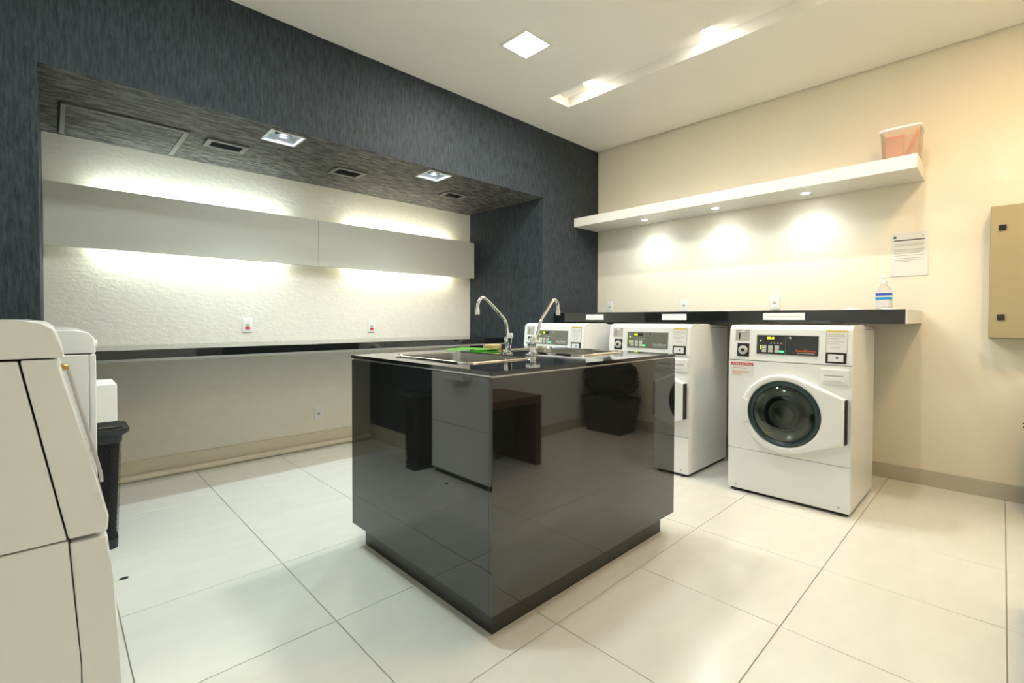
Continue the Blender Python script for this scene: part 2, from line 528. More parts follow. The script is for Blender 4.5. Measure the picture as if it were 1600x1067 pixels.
t = thing('wall_shelf', 'long thick white shelf on the beige wall with three spots underneath', 'shelf', (0, 0, 0))
bobj('shelf_board', 'shelf_white', t, 4.0, XB - 0.001, 0.397, YD - 0.001, 2.148, 2.238, bev=0.002)
for y, lab in ((2.47, 'shelf spot nearest the dark wall'), (1.775, 'middle spot under the white shelf'), (1.08, 'shelf spot nearest the wall notice')):
    t = thing('shelf_spotlight', lab + (', small and glowing' if 'middle' in lab else ', glowing'), 'light', (4.2, y, 2.148), 0, 'spots under the shelf')
    bm = bm_new(); lathe(bm, (0, 0, 0), [(0.036, -0.0005), (0.036, -0.005), (0.027, -0.005), (0.027, -0.001)], 24, cap0=False, cap1=False)
    obj('trim_ring', bm, 'white_plastic', t)
    bm = bm_new(); lathe(bm, (0, 0, 0), [(0.0268, -0.003), (0.02, -0.0065), (0.008, -0.0075)], 20)
    obj('lens', bm, 'shelf_lens', t)
    spot('lamp', t, (0, 0, -0.02), SHELF_W, COOL, 150, 1.0, 0.02)

# ------------------------------------------------------------------ island
ix0, ix1, iy0, iy1, ITZ = 1.103, 2.432, 1.238, 2.325, 0.98
t = thing('island', 'glossy black island with a granite top and two sinks', 'island', (0, 0, 0))
bobj('plinth', 'plinth_black', t, ix0 + 0.048, ix1 - 0.045, iy0 + 0.055, iy1 - 0.05, 0.001, 0.112)
z0, z1 = 0.112, 0.958
bobj('side_panel', 'black_panel', t, ix0, ix1, iy0, iy0 + 0.018, z0, z1, bev=0.0012)
bobj('side_panel', 'black_panel', t, ix0, ix1, iy1 - 0.018, iy1, z0, z1, bev=0.0012)
bobj('side_panel', 'black_panel', t, ix0, ix0 + 0.018, iy0 + 0.0182, iy1 - 0.0182, z0, z1, bev=0.0012)
bobj('side_panel', 'black_panel', t, ix1 - 0.018, ix1, iy0 + 0.0182, iy1 - 0.0182, z0, z1, bev=0.0012)
bobj('bottom_board', 'black_panel', t, ix0 + 0.02, ix1 - 0.02, iy0 + 0.02, iy1 - 0.02, 0.1125, 0.128)
bobj('shadow_joint', 'steel', t, ix0 + 0.006, ix1 - 0.006, iy0 + 0.006, iy0 + 0.014, z1 + 0.0002, ITZ - 0.0152)
bobj('shadow_joint', 'steel', t, ix0 + 0.006, ix0 + 0.014, iy0 + 0.0142, iy1 - 0.006, z1 + 0.0002, ITZ - 0.0152)
sinks = [(1.425, 1.83, 0.43, 0.60), (2.115, 1.78, 0.43, 0.60)]
bm = bm_new()
outer = [(ix0 - 0.002, iy0 - 0.002, ITZ - 0.015), (ix1 + 0.002, iy0 - 0.002, ITZ - 0.015), (ix1 + 0.002, iy1 + 0.002, ITZ - 0.015), (ix0 - 0.002, iy1 + 0.002, ITZ - 0.015)]
plate_holes(bm, outer, [rrect(x, y, a - 0.03, b - 0.03, 0.05, ITZ - 0.015) for x, y, a, b in sinks], (0, 0, 0.015))
obj('granite_top', bm, 'granite', t, smooth=20)
for k, (x, y, a, b) in enumerate(sinks):
    t = thing('steel_sink', ['stainless steel sink in the black island on the side of the niche', 'stainless steel sink in the black island on the side of the front loaders'][k], 'sink', (x, y, ITZ), 0, 'island sinks')
    bm = bm_new()
    loft(bm, [rrect(0, 0, a, b, 0.06, 0.0006), rrect(0, 0, a - 0.004, b - 0.004, 0.058, 0.006), rrect(0, 0, a - 0.028, b - 0.028, 0.05, 0.007), rrect(0, 0, a - 0.04, b - 0.04, 0.046, 0.001)], True)
    obj('rim', bm, 'chrome', t)
    bm = bm_new()
    loft(bm, [rrect(0, 0, a - 0.04, b - 0.04, 0.046, 0.001), rrect(0, 0, a - 0.05, b - 0.05, 0.045, -0.15), rrect(0, 0, a - 0.09, b - 0.09, 0.04, -0.18), rrect(0, 0, 0.1, 0.1, 0.03, -0.186)], True, False, True)
    obj('bowl', bm, 'steel', t)
    bm = bm_new(); lathe(bm, (0, 0, -0.1855), [(0.04, 0), (0.04, 0.003), (0.03, 0.002), (0.012, 0.001)], 20)
    obj('drain', bm, 'chrome', t)

def faucet(x, y, prof, sgn, label):
    t = thing('gooseneck_faucet', label, 'faucet', (x, y, ITZ), 0, 'island faucets')
    bm = bm_new(); lathe(bm, (0, 0, 0.0006), [(0.027, 0), (0.027, 0.006), (0.018, 0.012), (0.015, 0.03), (0.015, 0.05), (0.019, 0.055), (0.019, 0.085), (0.012, 0.095)], 20)
    obj('body', bm, 'chrome', t)
    bm = bm_new(); tube(bm, prof, 0.0085, 12, 6)
    obj('spout', bm, 'chrome', t)
    e = prof[-1]
    bm = bm_new(); lathe(bm, (e[0], e[1], e[2] - 0.028), [(0.010, 0), (0.0125, 0.003), (0.0125, 0.024), (0.0095, 0.032)], 16)
    obj('nozzle', bm, 'chrome', t)
    if sgn < 0:
        bm = bm_new(); tube(bm, [(-0.004, -0.012, 0.02), (-0.03, -0.045, 0.062), (-0.052, -0.07, 0.095)], 0.011, 12, 3)
        obj('lever', bm, 'chrome', t)
        bm = bm_new(); lathe(bm, (-0.052, -0.07, 0.088), [(0.013, 0), (0.017, 0.006), (0.017, 0.02), (0.012, 0.026)], 14)
        obj('lever_knob', bm, 'white_plastic', t)
    else:
        for ang in (0, PI / 2):
            bm = bm_new()
            d = (math.cos(ang + 0.7) * 0.038, math.sin(ang + 0.7) * 0.038)
            tube(bm, [(-d[0], -d[1], 0.062), (d[0], d[1], 0.062)], 0.0085, 10, 1)
            obj('cross_handle', bm, 'white_plastic', t)
    return t
faucet(1.745, 1.835, [(0, 0, 0.06), (-0.004, 0, 0.12), (-0.022, 0, 0.178), (-0.08, 0, 0.230), (-0.15, 0, 0.284), (-0.18, 0, 0.294), (-0.203, 0, 0.272), (-0.212, 0, 0.235)], -1, 'tall chrome faucet bent towards the niche with a slanted lever')
faucet(1.845, 1.745, [(0, 0, 0.06), (0.033, 0, 0.11), (0.06, 0, 0.176), (0.11, 0, 0.234), (0.155, 0, 0.284), (0.18, 0, 0.294), (0.20, 0, 0.272), (0.204, 0, 0.235)], 1, 'tall chrome faucet bent towards the front loaders with a cross handle')
bm = bm_new()
NN = 14
def clothp(i, j):
    u, v = i / NN - 0.5, j / NN - 0.5
    return (u * 0.30 + 0.012 * math.sin(9 * v), v * 0.20 + 0.010 * math.sin(8 * u + 1), 0.005 + 0.006 * (1 + math.sin(11 * u + 5 * v)) * 0.5)
gr = [[bm.verts.new(clothp(i, j)) for j in range(NN + 1)] for i in range(NN + 1)]
for i in range(NN):
    for j in range(NN):
        bm.faces.new((gr[i][j], gr[i + 1][j], gr[i + 1][j + 1], gr[i][j + 1]))
bmesh.ops.solidify(bm, geom=list(bm.faces), thickness=0.004)
o = obj('cleaning_cloth', bm, 'green_cloth')
o.location = (1.80, 2.19, ITZ + 0.0012); o.rotation_euler = (0, 0, -0.5)
tag(o, 'bright green cleaning cloth lying on the black island behind the faucets', 'cloth')

# ------------------------------------------------------------------ front-load washers
WM = Matrix.Rotation(PI / 2, 4, 'X')      # text in the x-z plane facing -y
def face(x, y, z):
    return Matrix.Translation((x, y, z)) @ WM
def build_washer(label, dark_display):
    t = thing('front_load_washer', label, 'washer', group='front loaders along the beige wall')
    W, D, ZB, ZS1, ZS2, ZTOP = 0.35, 0.69, 0.02, 0.297, 0.895, 1.132
    # shell: back and sides
    bobj('cabinet', 'white_enamel', t, -W, W, 0.022, D, ZB, ZTOP - 0.028, bev=0.006)
    bobj('base_plinth', 'black_plastic', t, -W + 0.015, W - 0.015, 0.03, D - 0.02, 0.001, ZB - 0.001)
    for x in (-0.3, 0.3):
        bm = bm_new(); lathe(bm, (x, 0.016, 0), [(0.012, 0.0005), (0.012, ZB)], 12); obj('foot', bm, 'black_plastic', t)
    lp = bobj('lower_panel', 'white_enamel', t, -W, W, 0.0, 0.0215, ZB, ZS1 - 0.002, bev=0.006)
    for x in (-0.295, 0.295):
        bm = bm_new(); lathe(bm, (x, -0.0005, 0.05), [(0.006, 0), (0.006, -0.002), (0.003, -0.003)], 10, 'y'); obj('screw', bm, 'ink_soft', lp)
    # front panel with the porthole
    bm = bm_new()
    plate_holes(bm, [(-W, 0.0, ZS1 + 0.001), (W, 0.0, ZS1 + 0.001), (W, 0.0, ZS2 - 0.002), (-W, 0.0, ZS2 - 0.002)], [circ((0, 0.0, 0.57), 0.2, 40, 'y')], (0, 0.0215, 0))
    fp = obj('front_panel', bm, 'white_enamel', t)
    bm = bm_new()
    plate_holes(bm, [(-0.335, -0.0012, 0.782), (-0.187, -0.0012, 0.782), (-0.187, -0.0012, 0.858), (-0.335, -0.0012, 0.858)], [], (0, 0.001, 0))
    obj('notice_sticker', bm, 'paper', fp)
    bm = bm_new(); box(bm, -0.335, -0.192, -0.0014, -0.0002, 0.8585, 0.878); obj('sticker_header', bm, 'red_ink', fp)
    text('sticker_word', 'ATENÇÃO', 0.0205, 'paper', fp, face(-0.327, -0.0016, 0.8605), xs=1.32)
    for k, (a, b, z) in enumerate(((-0.320, -0.235, 0.838), (-0.325, -0.205, 0.815), (-0.325, -0.23, 0.805), (-0.322, -0.265, 0.795))):
        bobj('sticker_line', 'pink_ink', fp, a, b, -0.0016, -0.0012, z, z + 0.005)
    # drum behind the glass
    bm = bm_new(); loft(bm, [circ((0, 0.023, 0.57), 0.2, 40, 'y'), circ((0, 0.021, 0.57), 0.198, 40, 'y'), circ((0, 0.0, 0.57), 0.190, 40, 'y')], True); obj('door_gasket', bm, 'gasket', t)
    # the door: hull of a circle and the hinge edge
    pts = [(round(0.252 * math.cos(2 * PI * k / 56), 5), round(0.57 + 0.25 * math.sin(2 * PI * k / 56), 5)) for k in range(56)] + [(0.327, 0.700), (0.327, 0.432)]
    hp = hull2d(pts)
    bm = bm_new()
    gl = circ((0, -0.05, 0.57), 0.208, 48, 'y')
    plate_holes(bm, [(x, -0.05, z) for x, z in hp], [gl], (0, 0.047, 0))
    es = [e for e in bm.edges if all(abs(v.co.y + 0.05) < 1e-5 for v in e.verts) and e.is_manifold and any(abs(f.normal.y) < 0.5 for f in e.link_faces)]
    bm.normal_update()
    es = [e for e in bm.edges if all(abs(v.co.y + 0.05) < 1e-5 for v in e.verts) and len(e.link_faces) == 2 and abs(e.link_faces[0].normal.dot(e.link_faces[1].normal)) < 0.5]
    bmesh.ops.bevel(bm, geom=es, offset=0.014, segments=3, profile=0.5, affect='EDGES')
    d = obj('door', bm, 'white_plastic', t)
    bm = bm_new(); lathe(bm, (0, 0, 0.57), [(0.209, -0.030), (0.205, -0.043), (0.190, -0.047), (0.176, -0.040), (0.174, -0.03)], 48, 'y', False, False); obj('window_ring', bm, 'gasket', d)
    bm = bm_new()
    lathe(bm, (0, 0, 0.57), [(0.178, -0.034), (0.170, -0.046), (0.14, -0.060), (0.09, -0.070), (0.04, -0.075), (0.004, -0.076), (0.004, -0.072), (0.04, -0.071), (0.09, -0.066), (0.14, -0.056), (0.166, -0.043), (0.174, -0.032)], 48, 'y', False, False)
    obj('door_glass', bm, 'door_glass', d)
    bm = bm_new(); loft(bm, [circ((0, -0.03, 0.57), 0.176, 40, 'y'), circ((0.0, 0.006, 0.57), 0.15, 40, 'y'), circ((0, 0.018, 0.565), 0.115, 40, 'y'), circ((0, 0.0195, 0.56), 0.07, 40, 'y'), circ((0, 0.020, 0.56), 0.02, 40, 'y')], True, False, True); obj('drum_bowl', bm, 'drum_steel', d)
    bm = bm_new(); lathe(bm, (-0.01, 0, 0.56), [(0.115, 0.012), (0.112, 0.000), (0.102, -0.004), (0.094, 0.002), (0.090, 0.014)], 40, 'y', False, False); obj('drum_ring', bm, 'gasket', d)
    bm = bm_new(); lathe(bm, (-0.01, 0, 0.56), [(0.060, 0.019), (0.055, 0.010), (0.035, 0.004), (0.005, 0.002)], 32, 'y'); obj('drum_hub', bm, 'drum_steel', d)
    bobj('hinge', 'charcoal_fabric', d, 0.3275, 0.334, -0.044, -0.001, 0.436, 0.696)
    bm = bm_new()
    vs = []
    lo, hi = [], []
    for k in range(9):
        a = PI - 0.33 + 0.66 * k / 8
        lo.append((0.206 * math.cos(a), 0.57 + 0.206 * math.sin(a)))
        hi.append((0.246 * math.cos(a), 0.57 + 0.244 * math.sin(a)))
    ring = lo + hi[::-1]
    loft(bm, [[(x, -0.050, z) for x, z in ring], [(x, -0.057, z) for x, z in ring]], True, True, True)
    bmesh.ops.bevel(bm, geom=[e for e in bm.edges if all(v.co.y < -0.055 for v in e.verts)], offset=0.004, segments=2, profile=0.5, affect='EDGES')
    obj('door_handle', bm, 'white_enamel', d)
    # soap drawer
    dr = bobj('soap_drawer', 'white_plastic', t, 0.195, 0.338, -0.010, -0.0005, 0.780, 0.872, bev=0.004)
    bobj('drawer_grip', 'ink_soft', dr, 0.215, 0.312, -0.0112, -0.0101, 0.826, 0.836)
    bobj('drawer_lip', 'white_enamel', dr, 0.212, 0.315, -0.016, -0.0101, 0.800, 0.8255, bev=0.002)
    # control housing
    bm = bm_new()
    prof = [(0.0, ZS2 + 0.002), (0.016, 1.098), (0.030, 1.118), (0.055, ZTOP - 0.002), (0.10, ZTOP), (0.34, ZTOP), (0.36, ZTOP - 0.012), (D - 0.01, ZTOP - 0.014), (D - 0.002, ZTOP - 0.027), (0.021, ZTOP - 0.0275), (0.0215, ZS2 + 0.002)]
    loft(bm, [[(-W, y, z) for y, z in prof], [(-W + 0.004, y, z) for y, z in prof], [(W - 0.004, y, z) for y, z in prof], [(W, y, z) for y, z in prof]], True, True, True)
    bmesh.ops.bevel(bm, geom=[e for e in bm.edges if abs(abs(e.verts[0].co.x) - W) < 1e-5 and abs(abs(e.verts[1].co.x) - W) < 1e-5], offset=0.004, segments=2, profile=0.5, affect='EDGES')
    cp = obj('control_housing', bm, 'white_enamel', t, smooth=50)
    def sl(z):                                   # slope of the control face
        return 0.016 * (z - ZS2) / (1.098 - ZS2)
    def plate(nm, mt_, x0, x1, zz0, zz1, lift=0.0, th=0.003):
        bm = bm_new()
        a0, a1 = sl(zz0) - 0.0004 - lift, sl(zz1) - 0.0004 - lift
        loft(bm, [[(x0, a0, zz0), (x1, a0, zz0), (x1, a1, zz1), (x0, a1, zz1)], [(x0, a0 - th, zz0), (x1, a0 - th, zz0), (x1, a1 - th, zz1), (x0, a1 - th, zz1)]], True, True, True)
        return obj(nm, bm, mt_, cp)
    dm = 'display_dark' if dark_display else 'display_grey'
    plate('display_frame', 'ink_soft', -0.176, 0.181, 0.941, 1.069, 0, 0.0015)
    plate('display_board', dm, -0.172, -0.003, 0.945, 1.065, 0.0016, 0.002)
    plate('brand_board', dm, 0.000, 0.178, 0.945, 1.065, 0.0016, 0.002)
    L_ = 0.0038
    plate('digit_window', 'gap_dark', -0.122, -0.036, 1.036, 1.058, L_, 0.0004)
    yv = lambda z: sl(z) - 0.0004 - L_ - 0.0006
    text('digits', '08:8' if dark_display else '0:8', 0.021, 'led_yellow', cp, face(-0.112, yv(1.045), 1.0405), xs=1.2)
    for k in range(3):
        x = -0.140 + k * 0.038
        plate('button', 'button_grey', x, x + 0.026, 0.955, 0.975, L_, 0.0015)
        plate('button', 'button_grey', x, x + 0.026, 0.978, 1.0, L_, 0.0015)
    for k in range(4):
        plate('mark', 'button_grey', -0.09 + k * 0.02, -0.082 + k * 0.02, 1.012, 1.018, L_, 0.0005)
    plate('start_key', 'led_green', -0.036, -0.010, 0.957, 0.968, L_, 0.001)
    for z in (0.975, 0.990, 1.025):
        plate('indicator', 'led_yellow', -0.152, -0.146, z, z + 0.008, L_, 0.0005)
    bm = bm_new(); lathe(bm, (0.022, sl(1.05) - L_, 1.05), [(0.009, 0), (0.009, -0.003), (0.005, -0.004)], 14, 'y'); obj('lock', bm, 'chrome', cp)
    text('lettering', 'SpeedQueen', 0.021, 'orange_ink' if dark_display else 'paper', cp, face(0.055, yv(0.97), 0.966), xs=1.02)
    plate('fine_print', 'ink_soft', 0.066, 0.162, 0.955, 0.959, L_, 0.0003)
    # coin recesses
    plate('coin_frame', 'white_plastic', -0.318, -0.212, 0.912, 1.106, 0, 0.002)
    plate('coin_cell', 'ink_soft', -0.310, -0.219, 1.022, 1.098, 0.0021, 0.0006)
    plate('coin_slot', 'black_plastic', -0.287, -0.280, 1.035, 1.078, 0.0028, 0.001)
    plate('coin_chute', 'white_enamel', -0.272, -0.250, 1.083, 1.092, 0.0028, 0.002)
    plate('lock_cell', 'charcoal_fabric', -0.296, -0.219, 0.920, 1.008, 0.0021, 0.0006)
    bm = bm_new(); lathe(bm, (-0.258, sl(0.963) - 0.003, 0.963), [(0.030, 0), (0.030, -0.006), (0.022, -0.009), (0.012, -0.009)], 24, 'y'); obj('key_lock', bm, 'button_grey', cp)
    bm = bm_new(); lathe(bm, (-0.258, sl(0.963) - 0.012, 0.963), [(0.011, 0), (0.011, -0.002), (0.002, -0.002)], 16, 'y'); obj('key_hole', bm, 'black_plastic', cp)
    # instruction card
    plate('instruction_frame', 'ink_soft', 0.217, 0.327, 0.970, 1.107, 0, 0.001)
    plate('instruction_card', 'paper', 0.220, 0.324, 0.972, 1.105, 0.0011, 0.001)
    plate('card_band', 'yellow_ink', 0.224, 0.320, 1.092, 1.101, 0.0022, 0.0003)
    for z, a, b in ((1.076, 0.226, 0.31), (1.066, 0.226, 0.315), (1.052, 0.226, 0.285), (1.034, 0.226, 0.31), (1.022, 0.226, 0.28), (0.998, 0.245, 0.29)):
        plate('card_line', 'ink_soft', a, b, z, z + 0.003, 0.0022, 0.0003)
    plate('card_holder', 'charcoal_fabric', 0.218, 0.323, 0.906, 0.969, 0, 0.002)
    plate('price_card', 'paper', 0.230, 0.308, 0.916, 0.960, 0.0021, 0.001)
    plate('card_mark', 'blue_ink', 0.27, 0.282, 0.934, 0.946, 0.0032, 0.0003)
    return t
w1 = build_washer('white front loader with dark display and red sticker, beside the bare beige wall', True)
w1.location = (3.344, 0.958, 0); w1.rotation_euler = (0, 0, -PI / 2)
w2 = build_washer('white front loader with grey display between the other two along the beige wall', False)
w2.location = (3.344, 1.942, 0); w2.rotation_euler = (0, 0, -PI / 2)
for c in list(w2.children):
    for g in list(c.children):
        if g.name.split('.')[0] in ('notice_sticker', 'sticker_header', 'sticker_word', 'sticker_line'):
            bpy.data.objects.remove(g)
w3 = dup(w2, (3.2, 2.80, 0), -PI / 2, 'white front loader nearest the dark wall, mostly hidden behind the island')

# ------------------------------------------------------------------ white machines on the other side
t = thing('white_dryer', 'large white machine with a slanted bowed front, cut by the frame edge', 'dryer', (0, 0, 0))
y0, y1, xb = 1.576, 2.262, -0.70
def prism_xz(bm, prof, ya, yb, r=0.0, seg=3):
    loft(bm, [[(x, ya, z) for x, z in prof], [(x, yb, z) for x, z in prof]], True, True, True)
    if r:
        bmesh.ops.bevel(bm, geom=list(bm.edges), offset=r, segments=seg, profile=0.5, affect='EDGES')
bm = bm_new(); prism_xz(bm, [(xb, 0.05), (0.0415, 0.05), (0.0415, 0.30), (0.0215, 0.6185), (xb, 0.617)], y0 + 0.004, y1 - 0.004, 0.004, 2); obj('lower_cabinet', bm, 'white_enamel', t)
bm = bm_new(); prism_xz(bm, [(xb, 0.622), (0.0195, 0.622), (-0.0592, 1.064), (xb, 1.064)], y0 + 0.004, y1 - 0.004, 0.004, 2); obj('upper_cabinet', bm, 'white_enamel', t)
bm = bm_new(); prism_xz(bm, [(0.0435, 0.06), (0.122, 0.06), (0.118, 0.22), (0.104, 0.50), (0.095, 0.612), (0.024, 0.612), (0.0435, 0.30)], y0 + 0.002, y1 - 0.002, 0.006, 3); obj('lower_front', bm, 'white_enamel', t)
bm = bm_new(); prism_xz(bm, [(0.0225, 0.6225), (0.095, 0.6225), (0.098, 0.660), (0.060, 0.83), (0.008, 1.066), (-0.056, 1.066)], y0 + 0.002, y1 - 0.002, 0.006, 3); obj('upper_front', bm, 'white_enamel', t)
bm = bm_new(); prism_xz(bm, [(xb, 1.069), (0.020, 1.069), (0.016, 1.10), (0.002, 1.140), (-0.02, 1.156), (-0.06, 1.160), (xb, 1.160)], y0 - 0.002, y1 + 0.002, 0.006, 3); obj('top_lid', bm, 'white_enamel', t)
bobj('base_plinth', 'black_plastic', t, xb + 0.02, 0.09, y0 + 0.02, y1 - 0.02, 0.001, 0.0495)
bm = bm_new(); tube(bm, [(0.030, 1.93, 1.02), (0.095, 1.93, 0.72), (0.103, 1.93, 0.66)], 0.005, 10, 4); dn_ = obj('door_bar', bm, 'ink_soft', t)
bm = bm_new(); lathe(bm, (0.012, 1.93, 1.02), [(0.008, 0), (0.010, 0.004), (0.010, 0.016), (0.007, 0.022)], 14, 'x'); obj('bar_knob', bm, 'brass', dn_)
bm = bm_new(); loft(bm, [circ((0.118, 1.92, 0.20), 0.12, 32, 'x'), circ((0.128, 1.92, 0.20), 0.115, 32, 'x'), circ((0.132, 1.92, 0.20), 0.10, 32, 'x')], True, True, True); obj('round_hatch', bm, 'white_plastic', t)

t = thing('white_washer', 'white machine with a small box on its front, behind the slanted machine', 'washer', (0, 0, 0))
y0, y1, xf = 2.37, 3.045, 0.116
bobj('cabinet', 'white_enamel', t, xb, xf - 0.02, y0, y1, 0.04, 1.030, bev=0.004)
bobj('front_panel', 'white_enamel', t, xf - 0.0195, xf, y0, y1, 0.399, 1.030, bev=0.004)
bm = bm_new(); prism_xz(bm, [(xb, 1.034), (xf, 1.034), (xf - 0.004, 1.09), (xf - 0.02, 1.112), (xf - 0.06, 1.122), (xb, 1.135)], y0, y1, 0.005, 3); obj('top_cap', bm, 'white_enamel', t)
bobj('base_plinth', 'black_plastic', t, xb + 0.02, xf - 0.02, y0 + 0.02, y1 - 0.02, 0.001, 0.0395)
bobj('coin_box', 'white_plastic', t, xf + 0.0005, xf + 0.075, y0 + 0.20, y0 + 0.42, 0.735, 0.893, bev=0.006)
bm = bm_new(); lathe(bm, (xf + 0.0005, y0 + 0.2, 1.062), [(0.018, 0), (0.016, 0.012), (0.008, 0.014)], 16, 'x'); obj('control_knob', bm, 'white_plastic', t)
bm = bm_new(); lathe(bm, (xf + 0.0005, y0 + 0.2, 0.965), [(0.010, 0), (0.009, 0.008), (0.004, 0.009)], 14, 'x'); obj('control_knob', bm, 'white_plastic', t)
bobj('kick_panel', 'white_enamel', t, xf - 0.0195, xf, y0, y1, 0.04, 0.396, bev=0.004)

# tall black basket
t = thing('laundry_basket', 'tall tapered black perforated plastic basket with lid beside the white machines', 'basket', (0.122, 3.182, 0))
bw, bd = 0.266, 0.19
HB = 0.60
def bl(z, k=0.0):
    s = 0.80 + 0.16 * z / HB
    return rrect(0, 0, bw * s + k, bd * s + k, 0.03, z, 5)
bm = bm_new(); loft(bm, [bl(0.001, -0.016), bl(HB - 0.03, -0.016)], True, True, False); obj('liner', bm, 'gap_dark', t)
bm = bm_new(); loft(bm, [bl(0.001), bl(0.05)], True, True, False); obj('foot_band', bm, 'basket_plastic', t)
bm = bm_new()
rows = 34
NB = 24 * 2
rings = []
for r in range(rows + 1):
    z = 0.05 + (HB - 0.11) * r / rows
    lp = bl(z)
    # resample the loop evenly
    P = [Vector(p) for p in lp] + [Vector(lp[0])]
    L = [0]
    for a, b in zip(P, P[1:]):
        L.append(L[-1] + (b - a).length)
    row = []
    for k in range(NB):
        d = (k + 0.5 * (r % 2)) / NB * L[-1]
        i = max(q for q in range(len(L)) if L[q] <= d + 1e-9)
        i = min(i, len(P) - 2)
        row.append(P[i].lerp(P[i + 1], (d - L[i]) / max(1e-9, L[i + 1] - L[i])))
    rings.append([bm.verts.new(p) for p in row])
for r in range(0, rows - 1):
    for k in range(NB):
        o_ = 0 if r % 2 == 0 else 1
        a = rings[r][(k + o_) % NB]; c = rings[r + 2][(k + o_) % NB]
        b = rings[r + 1][k]; e = rings[r + 1][(k + 1) % NB] if True else None
        if r % 2 == 0:
            b, e = rings[r + 1][(k - 1) % NB], rings[r + 1][k]
        try:
            bm.faces.new((a, e, c, b))
        except ValueError:
            pass
bmesh.ops.wireframe(bm, faces=list(bm.faces), thickness=0.0042, use_replace=True, use_boundary=True, use_even_offset=False)
o = obj('perforated_wall', bm, 'basket_plastic', t); o['kind'] = 'stuff'
bm = bm_new(); loft(bm, [bl(HB - 0.062), bl(HB - 0.03, 0.004)], True); obj('neck_band', bm, 'basket_plastic', t)
bm = bm_new(); loft(bm, [bl(HB - 0.03, 0.004), bl(HB - 0.012, 0.045), bl(HB, 0.055), bl(HB + 0.012, 0.05), bl(HB + 0.012, 0.01)], True); obj('rim', bm, 'basket_plastic', t)
bm = bm_new(); loft(bm, [bl(HB + 0.004, 0.008), bl(HB + 0.020, 0.004), bl(HB + 0.026, -0.03)], True, True, True); obj('lid', bm, 'black_plastic', t)

# ------------------------------------------------------------------ wall outlets
def outlet(x, y, z, rz, label, red, group):
    t = thing('wall_outlet', label, 'outlet', (x, y, z), rz, group)
    bobj('plate', 'white_plastic', t, -0.037, 0.037, -0.009, -0.0005, -0.058, 0.058, bev=0.004)
    bobj('module', 'white_enamel', t, -0.022, 0.022, -0.0115, -0.0092, -0.042, 0.042, bev=0.001)
    bobj('socket_face', 'ink_soft', t, -0.014, 0.014, -0.0123, -0.0117, -0.010, 0.010)
    if red:
        bobj('voltage_tag', 'red_plastic', t, -0.017, 0.017, -0.0135, -0.0117, -0.034, -0.013)
og = 'outlets on the niche wall'
outlet(1.153, YN, 1.113, 0, 'white outlet with red tag above the niche counter, nearer the white machines', True, og)
outlet(2.26, YN, 1.095, 0, 'white outlet with red tag above the niche counter, nearer the dark wall', True, og)
outlet(1.733, YN, 0.303, 0, 'white outlet low on the niche wall under the counter', False, og)
og = 'outlets above the front loaders'
outlet(XB, 3.02, 1.305, -PI / 2, 'white outlet above the black counter closest to the dark wall', False, og)
outlet(XB, 2.165, 1.305, -PI / 2, 'white outlet above the black counter between two other outlets', False, og)
outlet(XB, 1.354, 1.312, -PI / 2, 'white outlet above the black counter and the dark-display front loader', False, og)

# ------------------------------------------------------------------ labels on the counter edge
for y, wl, z, lab in ((2.68, 0.20, 1.188, 'white printed strip on the black counter edge nearest the dark wall'),
                      (1.885, 0.215, 1.188, 'white printed strip on the black counter edge above the middle front loader'),
                      (1.07, 0.265, 1.190, 'white printed strip on the black counter edge above the dark-display front loader')):
    t = thing('counter_label', lab, 'label', (3.68, y, z), -PI / 2, 'printed strips on the counter edge')
    bobj('strip', 'paper', t, -wl / 2, wl / 2, -0.0016, -0.0004, -0.024, 0.024)
    bobj('print_line', 'ink_soft', t, -wl * 0.4, wl * 0.4, -0.0020, -0.0017, -0.0025, 0.0025)

# ------------------------------------------------------------------ notice, panel, bottle, container
t = thing('wall_notice', 'laminated printed notice on the beige wall above the bottle', 'notice', (XB, 0.477, 1.64), -PI / 2)
bobj('sheet', 'paper', t, -0.103, 0.103, -0.004, -0.0008, -0.155, 0.155)
bobj('header_rule', 'ink', t, -0.085, 0.085, -0.0046, -0.0041, 0.098, 0.106)
bobj('emblem', 'ink', t, -0.088, -0.072, -0.0046, -0.0041, 0.118, 0.134)
bobj('emblem', 'ink_soft', t, 0.072, 0.079, -0.0046, -0.0041, 0.118, 0.136)
for z, a, b, h in ((0.072, -0.084, 0.084, 0.004), (0.062, -0.084, 0.078, 0.004), (0.032, -0.084, 0.084, 0.004), (0.020, -0.084, 0.080, 0.004), (0.008, -0.084, 0.06, 0.004), (-0.010, -0.084, 0.084, 0.004), (-0.030, -0.084, 0.082, 0.004), (-0.042, -0.084, 0.084, 0.004), (-0.054, -0.084, 0.0, 0.004)):
    bobj('text_line', 'ink_soft', t, a, b, -0.0045, -0.0041, z, z + h)

t = thing('electrical_panel', 'khaki metal electrical cabinet with two black latches on the beige wall', 'cabinet', (XB, -0.185, 1.05), -PI / 2)
bobj('housing', 'khaki_metal', t, -0.25, 0.25, -0.125, -0.0005, 0.0, 0.84, bev=0.003)
dr = bobj('door', 'khaki_metal', t, -0.248, 0.248, -0.145, -0.1255, 0.004, 0.836, bev=0.003)
for z in (0.135, 0.697):
    l_ = bobj('latch', 'black_plastic', dr, -0.212, -0.178, -0.153, -0.1455, z - 0.018, z + 0.018, bev=0.003)
    

